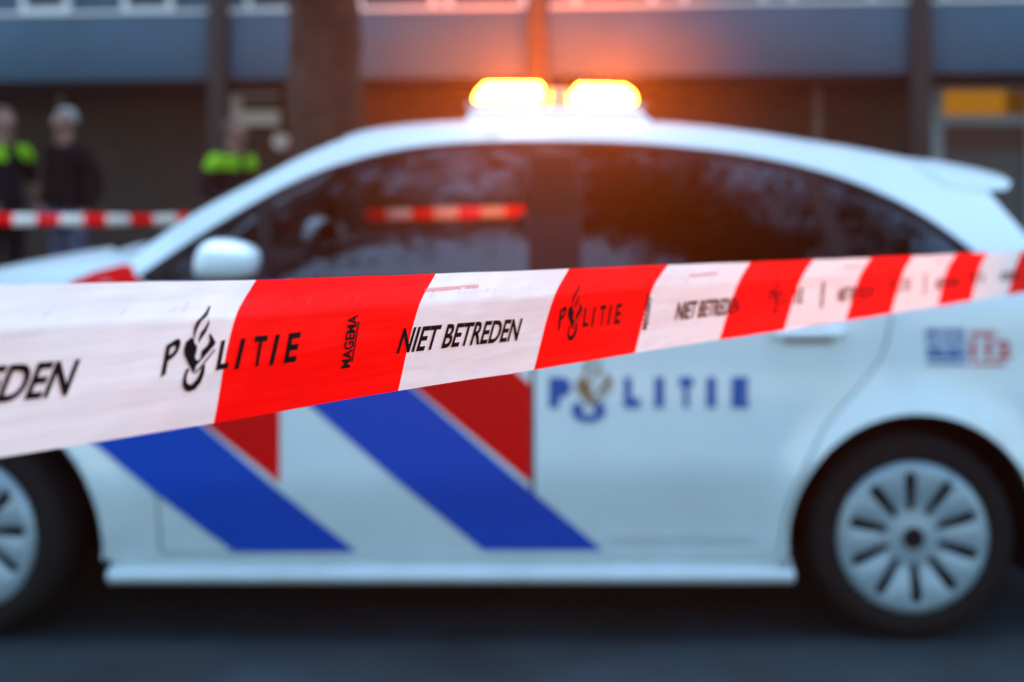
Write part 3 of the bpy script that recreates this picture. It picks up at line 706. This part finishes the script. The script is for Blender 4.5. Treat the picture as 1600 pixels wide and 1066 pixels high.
EMB = dict(
    book=[(300, 440), (355, 395), (372, 405), (380, 450), (405, 480), (398, 530), (385, 565), (390, 600), (410, 612), (432, 600), (440, 560), (445, 520), (500, 470), (518, 430), (515, 378), (525, 355), (575, 440), (562, 470), (395, 660), (375, 738), (330, 660), (285, 560), (280, 510)],
    page=[(566, 502), (570, 516), (430, 690), (388, 735), (384, 722), (430, 668)],
    flame=[(515, 100), (527, 112), (500, 190), (440, 250), (405, 320), (385, 380), (386, 425), (371, 380), (375, 310), (400, 250), (450, 200), (490, 150)],
    flame2=[(512, 222), (516, 270), (490, 340), (450, 400), (414, 455), (418, 415), (440, 350), (480, 300), (500, 262)],
    ring=[(305, 685), (275, 770), (268, 840), (290, 890), (330, 902), (385, 880), (440, 810), (470, 730), (478, 650), (458, 655), (440, 690), (430, 725), (400, 785), (350, 835), (318, 830), (303, 795), (312, 740), (332, 690)])
# car emblem: same figure upright, gold book and flame over a blue ring
def emb_car():
    def mp(p, shift=0):
        x, y = p; x = x + (y - 560) * .16      # remove the slant of the tape print
        return (900 + (x - 275) / 300 * 62, 545 + (y - 100) / 800 * 115)
    for k, mt in (('book', 'gold'), ('page', 'gold'), ('flame', 'gold'), ('flame2', 'gold'), ('ring', 'lblue')):
        pl = EMB[k]
        if k == 'ring': pl = [(370 + 128 * math.cos(R(a)) - (770 + 128 * math.sin(R(a)) - 560) * .16, 770 + 128 * math.sin(R(a))) for a in range(-58, 239, 12)] + [(370 + 52 * math.cos(R(a)) - (770 + 52 * math.sin(R(a)) - 560) * .16, 770 + 52 * math.sin(R(a))) for a in range(238, -59, -18)]
        q = [mp(p) for p in pl]; v, t = fill2d(q, (), 1e6)
        xs_, ys_ = v[:, 0], v[:, 1]; x0, x1, y0, y1 = xs_.min(), xs_.max(), ys_.min(), ys_.max()
        vv = [((x - x0) / (x1 - x0), (y1 - y) / (y1 - y0)) for x, y in v]
        car_print('emblem', vv, [tuple(i) for i in t], x0, x1, y0, y1, M['bluetext'] if k == 'ring' else M['gold'], .0045)
emb_car()
for s_, a, b, c, d, mt in (('GEEN SPOED', 1444, 1508, 513, 524, 'bluetext'), ('WEL POLITIE', 1445, 1508, 528, 539, 'bluetext'), ('0900-8844', 1447, 1509, 543, 561, 'bluetext'), ('SPOED', 1516, 1556, 516, 527, 'redtext'), ('112', 1516, 1580, 531, 560, 'redtext')):
    v, f = text2d(s_, .04); car_print('lettering', v, f, a, b, c, d, M[mt])
car_print('sticker_line', [(0, 0), (1, 0), (1, 1), (0, 1)], [(0, 1, 2, 3)], 1448, 1511, 565, 570, M['bluetext']); car_print('sticker_line', [(0, 0), (1, 0), (1, 1), (0, 1)], [(0, 1, 2, 3)], 1518, 1570, 566, 571, M['redtext'])
v, f = text2d('waakzaam en dienstbaar', .02); car_print('lettering', v, f, 950, 1180, 836, 848, M['palefoil'])
# --- mirrors
for far in (0, 1):
    bm = bmesh.new(); bmesh.ops.create_uvsphere(bm, u_segments=28, v_segments=18, radius=1)
    cx_, cz_ = (355 - 800) / F * 3.90, CAMZ + (HOR - 411) / F * 3.90
    for v in bm.verts:
        x, y, z = v.co
        sg = lambda q, e: math.copysign(abs(q) ** e, q)
        x, y, z = sg(x, .8), sg(y, .8), sg(z, .75)
        zz = z * (.063 if z > 0 else .055) * (1 - .22 * x if z > 0 else 1); v.co = (cx_ + x * .084 + .008 * z, 3.905 + y * .105 + .02 * x, cz_ + zz)
    if far:
        for v in bm.verts: v.co.y = 2 * YCAR - v.co.y
        bmesh.ops.reverse_faces(bm, faces=bm.faces)
    mh = bobj('wing_mirror', bm, M['paint'], CAR, CO, smooth=True)
    bm = bmesh.new(); pts = [(cx_ + .02, 3.93, cz_ - .03), (cx_ + .03, 4.02, cz_ - .075), (cx_ + .03, 4.08, cz_ - .085)]
    if far: pts = [(a, 2 * YCAR - b, c) for a, b, c in pts]
    tube(bm, pts, [.03, .03, .035], 10); bobj('mirror_arm', bm, M['black'], mh, CO, smooth=True)
    bm = bmesh.new(); add_box(bm, (cx_ - .0, 3.905 if not far else 2 * YCAR - 3.905, cz_ - .045), (.19, .205, .012), .004); bobj('mirror_trim', bm, M['black'], mh, CO)
# --- wheels
def wheel_parts():
    n = 64
    sec = [(.205, .030), (.215, .012), (.232, .002), (.262, .0), (.285, .012), (.297, .034), (.300, .07), (.300, .15), (.294, .18), (.26, .20), (.205, .20)]
    V = []; Fc = []
    for i in range(n):
        a = 2 * math.pi * i / n
        for r, d in sec: V.append((r * math.cos(a), d, r * math.sin(a)))
    m_ = len(sec)
    for i in range(n):
        for j in range(m_ - 1): Fc.append((i * m_ + j, i * m_ + j + 1, ((i + 1) % n) * m_ + j + 1, ((i + 1) % n) * m_ + j))
    w = box('wheel', (0, 0, 0), (.01, .01, .01), M['black'], None)
    me = w.data; bm = bmesh.new(); bmesh.ops.create_cone(bm, cap_ends=True, segments=48, radius1=.212, radius2=.212, depth=.12, matrix=Matrix.Translation((0, .10, 0)) @ Matrix.Rotation(R(90), 4, 'X')); bm.to_mesh(me); bm.free()
    ty = mesh('tyre', V, Fc, M['rubber'], w)
    # hub cap with ten slots
    circ = lambda r, k: [(r * math.cos(2 * math.pi * i / k), r * math.sin(2 * math.pi * i / k)) for i in range(k)]
    holes = []
    for k in range(10):
        a = R(93 + 36 * k); ca, sa = math.cos(a), math.sin(a); q = []
        for r, h in ((.078, .0105), (.13, .0150), (.172, .0168), (.187, .012), (.191, 0), (.187, -.012), (.172, -.0168), (.13, -.0150), (.078, -.0105), (.072, 0)): q.append((r * ca - h * sa, r * sa + h * ca))
        holes.append(q)
    pts, tri = fill2d(circ(.220, 72), holes, .016)
    V = []
    for x, z in pts:
        r = math.hypot(x, z); a = math.atan2(z, x)
        y = interp([(0, .0), (.03, .0), (.045, .004), (.09, .010), (.15, -.004), (.20, -.006), (.212, .0), (.22, .012)], r)
        y += .004 * math.cos(10 * (a - R(93))) * max(0, min(1, (r - .06) / .05)) * max(0, min(1, (.205 - r) / .03))
        V.append((x, float(y), z))
    bm = bmesh.new(); vv = [bm.verts.new(p) for p in V]
    for a, b, c in tri:
        pa, pb, pc = pts[a], pts[b], pts[c]; ccw = (pb[0] - pa[0]) * (pc[1] - pa[1]) - (pb[1] - pa[1]) * (pc[0] - pa[0]) > 0
        bm.faces.new((vv[a], vv[b], vv[c]) if ccw else (vv[a], vv[c], vv[b]))
    r = bmesh.ops.extrude_edge_only(bm, edges=[e for e in bm.edges if e.is_boundary])
    for g in r['geom']:
        if isinstance(g, bmesh.types.BMVert): g.co.y += .02
    hc = bobj('hub_cap', bm, M['silver'], w, angle=45)
    bm = bmesh.new(); bmesh.ops.create_cone(bm, cap_ends=True, segments=24, radius1=.032, radius2=.028, depth=.008, matrix=Matrix.Translation((0, -.003, 0)) @ Matrix.Rotation(R(90), 4, 'X')); hb = bobj('hub_badge', bm, M['black'], w, angle=40)
    return [w, ty, hc, hb]
W0 = wheel_parts()
for i, (hx, far) in enumerate(((HR, 0), (HF, 0), (HR, 1), (HF, 1))):
    if i == 0: w = W0[0]
    else:
        w = W0[0].copy(); COL.objects.link(w)
        for c in W0[1:]:
            d = c.copy(); COL.objects.link(d); d.parent = w
    w.parent = CAR
    w.location = (hx, (YN + (.028 if hx == HR else .065) - YCAR) * (1 if not far else -1), HUBZ)
    w.rotation_euler = (0, (0, R(14), R(20), R(7))[i], R(-14) if hx == HF else 0) if not far else (0, R(11), R(166) if hx == HF else R(180))
# arches, floor, interior
for hx in (HF, HR):
    for far in (0, 1):
        V = []; Fc = []; n = 24
        for i in range(n + 1):
            a = R(-20 + 220 * i / n)
            for yy in (YN + .02, YN + .33):
                V.append((hx + (.375 if hx == HR else .418) * math.cos(a), 2 * YCAR - yy if far else yy, HUBZ + (.375 if hx == HR else .418) * math.sin(a)))
        for i in range(n): Fc.append((2 * i, 2 * i + 1, 2 * i + 3, 2 * i + 2))
        o = 2 * (n + 1); V.append((hx, 2 * YCAR - YN - .33 if far else YN + .33, HUBZ))
        for i in range(n): Fc.append((2 * i + 1, o, 2 * i + 3))
        mesh('wheel_arch_liner', V, Fc, M['black'], CAR, CO)
box('floor_pan', (-.2, YCAR, .19), (1.95, 1.52, .05), M['dark'], CAR, 0, CO)
box('rear_floor', (1.2, YCAR, .30), (1.1, 1.06, .05), M['dark'], CAR, 0, CO)
box('engine_bay', (-1.75, YCAR, .52), (1.1, 1.06, .60), M['dark'], CAR, .03, CO)
box('dashboard', (-1.0, YCAR, .90), (.55, 1.36, .30), M['dark'], CAR, .06, CO, 3)
bm = bmesh.new(); ring = [(-.66 + .06 * math.sin(a), YCAR - .37 + .185 * math.cos(a), 1.0 + .175 * math.sin(a)) for a in [2 * math.pi * i / 28 for i in range(29)]]
tube(bm, ring, .016, 8, False); tube(bm, [(-.66, YCAR - .54, 1.0), (-.67, YCAR - .2, 1.0)], .014, 6); tube(bm, [(-.66, YCAR - .37, 1.0), (-.85, YCAR - .37, .93)], .03, 8)
bobj('steering_wheel', bm, M['black'], CAR, CO, smooth=True)
def seat(u, y, w, rear=False):
    t = box('seat', (u, y, .56), (.5, w, .16), M['cloth'], CAR, .05, CO, 3)
    bm = bmesh.new(); add_box(bm, (0, 0, .33), (.14, w, .66), .055, 3); bmesh.ops.rotate(bm, verts=bm.verts, matrix=Matrix.Rotation(R(17), 3, 'Y')); bmesh.ops.translate(bm, verts=bm.verts, vec=(u + .20, y, .56)); bobj('backrest', bm, M['cloth'], t, CO, angle=50)
    for k in ((0,) if not rear else (-.42, .0, .42)):
        box('headrest', (u + .43, y + k, 1.27 if not rear else 1.22), (.10, .26, .19), M['cloth'], t, .045, CO, 3)
seat(-.30, YCAR - .37, .50); seat(-.30, YCAR + .37, .50); seat(.55, YCAR, 1.25, True)
box('pillar_trim', (.125, YCAR + .74, .95), (.12, .05, .9), M['black'], CAR, .01, CO)
box('pillar_trim', (.125, YCAR - .74, .95), (.12, .05, .9), M['black'], CAR, .01, CO)
bm = bmesh.new(); add_box(bm, (-.42, YCAR, 1.36), (.05, .24, .07), .02); bobj('interior_mirror', bm, M['black'], CAR, CO)
# --- light bar
LY0, LY1 = 4.62, 5.16
def lb(x, y, Y=4.66): return ((x - 800) / F * Y, CAMZ + (HOR - y) / F * Y)
def prism(name, poly, y0, y1, mt, parent, bev=.0):
    bm = bmesh.new(); a = [bm.verts.new((u, y0, z)) for u, z in poly]; b = [bm.verts.new((u, y1, z)) for u, z in poly]; n = len(poly)
    bm.faces.new(a); bm.faces.new(b[::-1])
    for i in range(n): bm.faces.new((a[i], b[i], b[(i + 1) % n], a[(i + 1) % n]))
    bmesh.ops.recalc_face_normals(bm, faces=bm.faces)
    if bev: bmesh.ops.bevel(bm, geom=list(bm.edges), offset=bev, segments=3, affect='EDGES', profile=.5)
    return bobj(name, bm, mt, parent, CO, angle=45)
LB = prism('light_bar', [lb(722, 200), lb(742, 172), lb(990, 172), lb(1018, 200)], 4.50, 5.28, M['paint'], CAR, .01)
prism('centre_housing', [lb(858, 172.5), lb(860, 138), lb(888, 138), lb(890, 172.5)], LY0 + .02, LY1 - .02, M['greyplastic'], LB, .008)
prism('amber_lamp', [lb(741, 157), lb(745, 146), lb(759, 131), lb(842, 131), lb(848, 137), lb(848, 153), lb(842, 158)], LY0, LY1, M['amber'], LB, .006)
prism('amber_lamp', [lb(899, 158), lb(899, 138), lb(904, 133), lb(975, 135), lb(989, 146), lb(993, 161)], LY0, LY1, M['amber'], LB, .006)
prism('baffle_base', [lb(731, 172.5), lb(729, 161), lb(856, 162), lb(856, 172.5)], LY0 - .06, LY1 + .06, M['greyplastic'], LB, .003)  # base ledge reaches past the lens, shaped to keep its light off the roof
prism('baffle_base', [lb(892, 172.5), lb(892, 162), lb(1005, 165), lb(1004, 172.5)], LY0 - .06, LY1 + .06, M['greyplastic'], LB, .003)
for px in (795, 945):                                        # added spots: back pair paints halo on wall, front pair lights tape and haze
    for back in (0, 1):
        l = bpy.data.lights.new('halo_spot', 'SPOT'); l.energy = 1900 if back else 280; l.color = BEAM; l.spot_size = R(30 if back else 44); l.spot_blend = 1; l.shadow_soft_size = .03
        o = bpy.data.objects.new('halo_spot', l); COL.objects.link(o); o.parent = LB
        u, z = lb(px, 144); o.location = (u, (LY1 + .08 if back else LY0 - .14) - YCAR, z + .01); o.rotation_euler = (R(90), 0, 0) if back else (R(90), 0, R(180))
        o.rotation_euler = (R(92), 0, 0) if back else (R(85), 0, R(180))

# ------------------------------------------------------------------ barrier tape in front
ytop = pchip([(-700, 468), (-300, 455), (0, 445), (400, 437), (680, 428), (890, 420), (1045, 414), (1271, 406), (1427, 400), (1600, 391.5), (1760, 383)])
ybot = pchip([(-700, 826), (-300, 763), (0, 715), (340, 660), (622, 611), (834, 578), (992, 552), (1124, 531), (1225, 516), (1392, 490), (1517, 470), (1600, 457), (1760, 431)])
def tY(x): return 176 / (270 - .128125 * x)
def tpt(x, v, off=0, bend=True):
    """point of the tape at photo column x and fraction v down its width"""
    y = ytop(x) + (ybot(x) - ytop(x)) * v
    Y = tY(x)
    if v < .27: Y += .055 * (.27 - v) * 1.1
    s = s_of(x)
    Y += .003 * math.sin(v * 5 + x * .004) + .0022 * math.sin(s * 17 + v * 2.2) * math.sin(s * 7.3 + 1) + .0007 * math.sin(s * 61 - v * 7) * math.sin(s * 23 + v * 3) + .0004 * math.sin(s * 140 + v * 16) * math.sin(s * 11) - off
    y += .8 * math.sin(s * 29) * math.sin(s * 13 + 2) * (190 / 256 if x < 800 else .5)
    return ((x - 800) / F * Y, Y, CAMZ + (HOR - y) / F * Y)
XG = np.linspace(-900, 1790, 4000); _Y = np.array([tY(x) for x in XG]); _X = (XG - 800) / F * _Y
_s = np.r_[0, np.cumsum(np.hypot(np.diff(_X), np.diff(_Y)))]; _s -= np.interp(0, XG, _s)
def s_of(x): return float(np.interp(x, XG, _s))
def x_of(s): return float(np.interp(s, _s, XG))
mid = Vector(tpt(620, .5))
TAPE = empty('barrier_tape', mid, label='wide red and white police barrier tape stretched across the foreground, printed in black', cat='barrier tape')
TO = tuple(mid)
edges_ = [(400, 368, 334), (681, 656, 622), (889, 867, 834), (1044, 1021, 992), (1172, 1154, 1124), (1271, 1253, 1225), (1361, 1345, 1321), (1427, 1413, 1392), (1494, 1481, 1465), (1544, 1533, 1517), (1597, 1589, 1574), (1640, 1632, 1618), (1683, 1676, 1663), (1722, 1716, 1706), (1760, 1755, 1748)]
s0 = s_of(367)
left = []
for k in (1, 2, 3):
    sk = s0 - .195 * k; xm = x_of(sk); left.append((xm + 36, xm, xm - 42))
edges_ = left[::-1] + edges_
vv_ = [0, .04, .08, .12, .16, .20, .24, .27, .30, .35, .4, .46, .52, .58, .64, .70, .76, .82, .88, .94, 1.0]
def stripe(i):
    a, b = edges_[i], edges_[i + 1]; n = 36; V = []; Fc = []
    fa = [(0, a[0]), (.26, a[1]), (1, a[2])]; fb = [(0, b[0]), (.26, b[1]), (1, b[2])]
    pa, pb = pchip(fa), pchip(fb)
    for v in vv_:
        for j in range(n + 1):
            V.append(tpt(pa(v) + (pb(v) - pa(v)) * j / n, v))
    m_ = n + 1
    for r in range(len(vv_) - 1):
        for j in range(n): Fc.append((r * m_ + j, (r + 1) * m_ + j, (r + 1) * m_ + j + 1, r * m_ + j + 1))
    red = (i - 3) % 2 == 0
    return mesh('red_stripe' if red else 'white_stripe', V, Fc, M['red_tape' if red else 'white_tape'], TAPE, TO)
for i in range(len(edges_) - 1): stripe(i)
def inv(x, y): return s_of(x), (y - ytop(x)) / (ybot(x) - ytop(x))
def tape_print(name, sv, faces, mt, ds=0, off=.0008):
    V = [tpt(x_of(s + ds), v, off * (1.4 + 2.2 * max(0, x_of(s + ds) - 600) / 600)) for s, v in sv]
    return mesh(name, V, faces, mt, TAPE, TO, smooth=False)
def tape_text(txt, bl, br, tl, mt, ds=0, bold=.02, spacing=1, sc=1, rot=False):
    """letters spanning photo points bottom-left, bottom-right, top-left"""
    v, f = text2d(txt, bold, 0, spacing)
    b0, b1, t0 = (np.array(inv(*p)) for p in (bl, br, tl))
    sv = [tuple(b0 + (b1 - b0) * a * sc + (t0 - b0) * b) for a, b in v]
    return tape_print('lettering', sv, f, mt, ds)
for ds in (-.432, 0, .444, .925, 1.40, 1.86):
    tape_text('NIET BETREDEN', (619, 553), (808, 532), (631, 513), M['ink'], ds, .024)
for ds in (-.43, 0, .432, .900, 1.36, 1.83):
    # P, emblem, LITIE placed from the photo
    tape_text('P', (251, 590), (276, 573), (260, 540), M['ink'], ds, .025)
    for ch, bl, br, tl in (('L', (337, 579), (356, 575), (346, 532)), ('I', (366, 577), (373, 576), (377, 529)), ('T', (391, 573), (411, 571), (399, 525)), ('I', (420, 571), (427, 570), (431, 523)), ('E', (443, 568), (462, 565), (452, 521))):
        tape_text(ch, bl, br, tl, M['ink'], ds, .03)
    for k, pl in EMB.items():
        q = [(240 + x / 5.92, 460 + y / 5.92) for x, y in pl]
        p, t = fill2d(q, (), 8)
        tape_print('emblem', [inv(*a) for a in p], [tuple(x) for x in t], M['ink'], ds)
for ds in (-.435, 0, .433, .92, 1.39):
    # maker's name runs up the tape
    v, f = text2d('MAGEMA', .035)
    b0, b1, t0 = (np.array(inv(*p)) for p in ((547, 575), (560, 492), (532, 577)))
    tape_print('lettering', [tuple(b0 + (b1 - b0) * a + (t0 - b0) * b) for a, b in v], f, M['ink'], ds)
    b0, b1, t0 = (np.array(inv(*p)) for p in ((551, 566), (562, 503), (548.5, 567)))
    tape_print('print_line', [tuple(b0), tuple(b1), tuple(b1 + t0 - b0), tuple(t0)], [(0, 1, 2, 3)], M['ink'], ds)
# print on the folded back layer showing faintly through the top edge
rr = random.Random(2)
for ds in (-.455, 0, .445, .92, 1.37):
    big = ds < -.1; a, b = s_of(663) + ds, s_of(748) + ds
    tape_print('faint_line', [(a, .125), (b, .115), (b, .165 if big else .15), (a, .175 if big else .16)], [(0, 3, 2, 1)], M['pink'], 0, .0005)
s_ = -.15
while s_ < 1.6:
    s_ += rr.choice((.006, .009, .012, .02, .035, .05)); x_ = x_of(s_)
    i = next((j for j in range(len(edges_) - 1) if edges_[j][1] + 10 < x_ < edges_[j + 1][1] - 18), None)
    if i is None: continue
    red = (i - 3) % 2 == 0; h = .02 + .05 * rr.random(); v0 = .12 + .05 * rr.random(); w_ = .0015 + .003 * rr.random()
    tape_print('faint_mark', [(s_ + .004, v0), (s_ + .004 + w_, v0), (s_ + w_, v0 + h), (s_, v0 + h)], [(0, 3, 2, 1)], M['dred' if red else 'pale'], 0, .0005)

# ------------------------------------------------------------------ thin haze added over the whole scene to imitate lens bloom round the lamps
hz = bpy.data.materials.new('bloom_haze'); hz.use_nodes = True; nt = hz.node_tree; nt.nodes.clear()
pv = nt.nodes.new('ShaderNodeVolumePrincipled'); ho = nt.nodes.new('ShaderNodeOutputMaterial')
pv.inputs['Color'].default_value = (.9, .9, .9, 1); pv.inputs['Density'].default_value = .0009; pv.inputs['Anisotropy'].default_value = .8
nt.links.new(pv.outputs[0], ho.inputs['Volume'])
bm = bmesh.new(); add_box(bm, (0, 0, 5.5), (122, 122, 14))
tag(bobj('haze', bm, hz), kind='stuff')
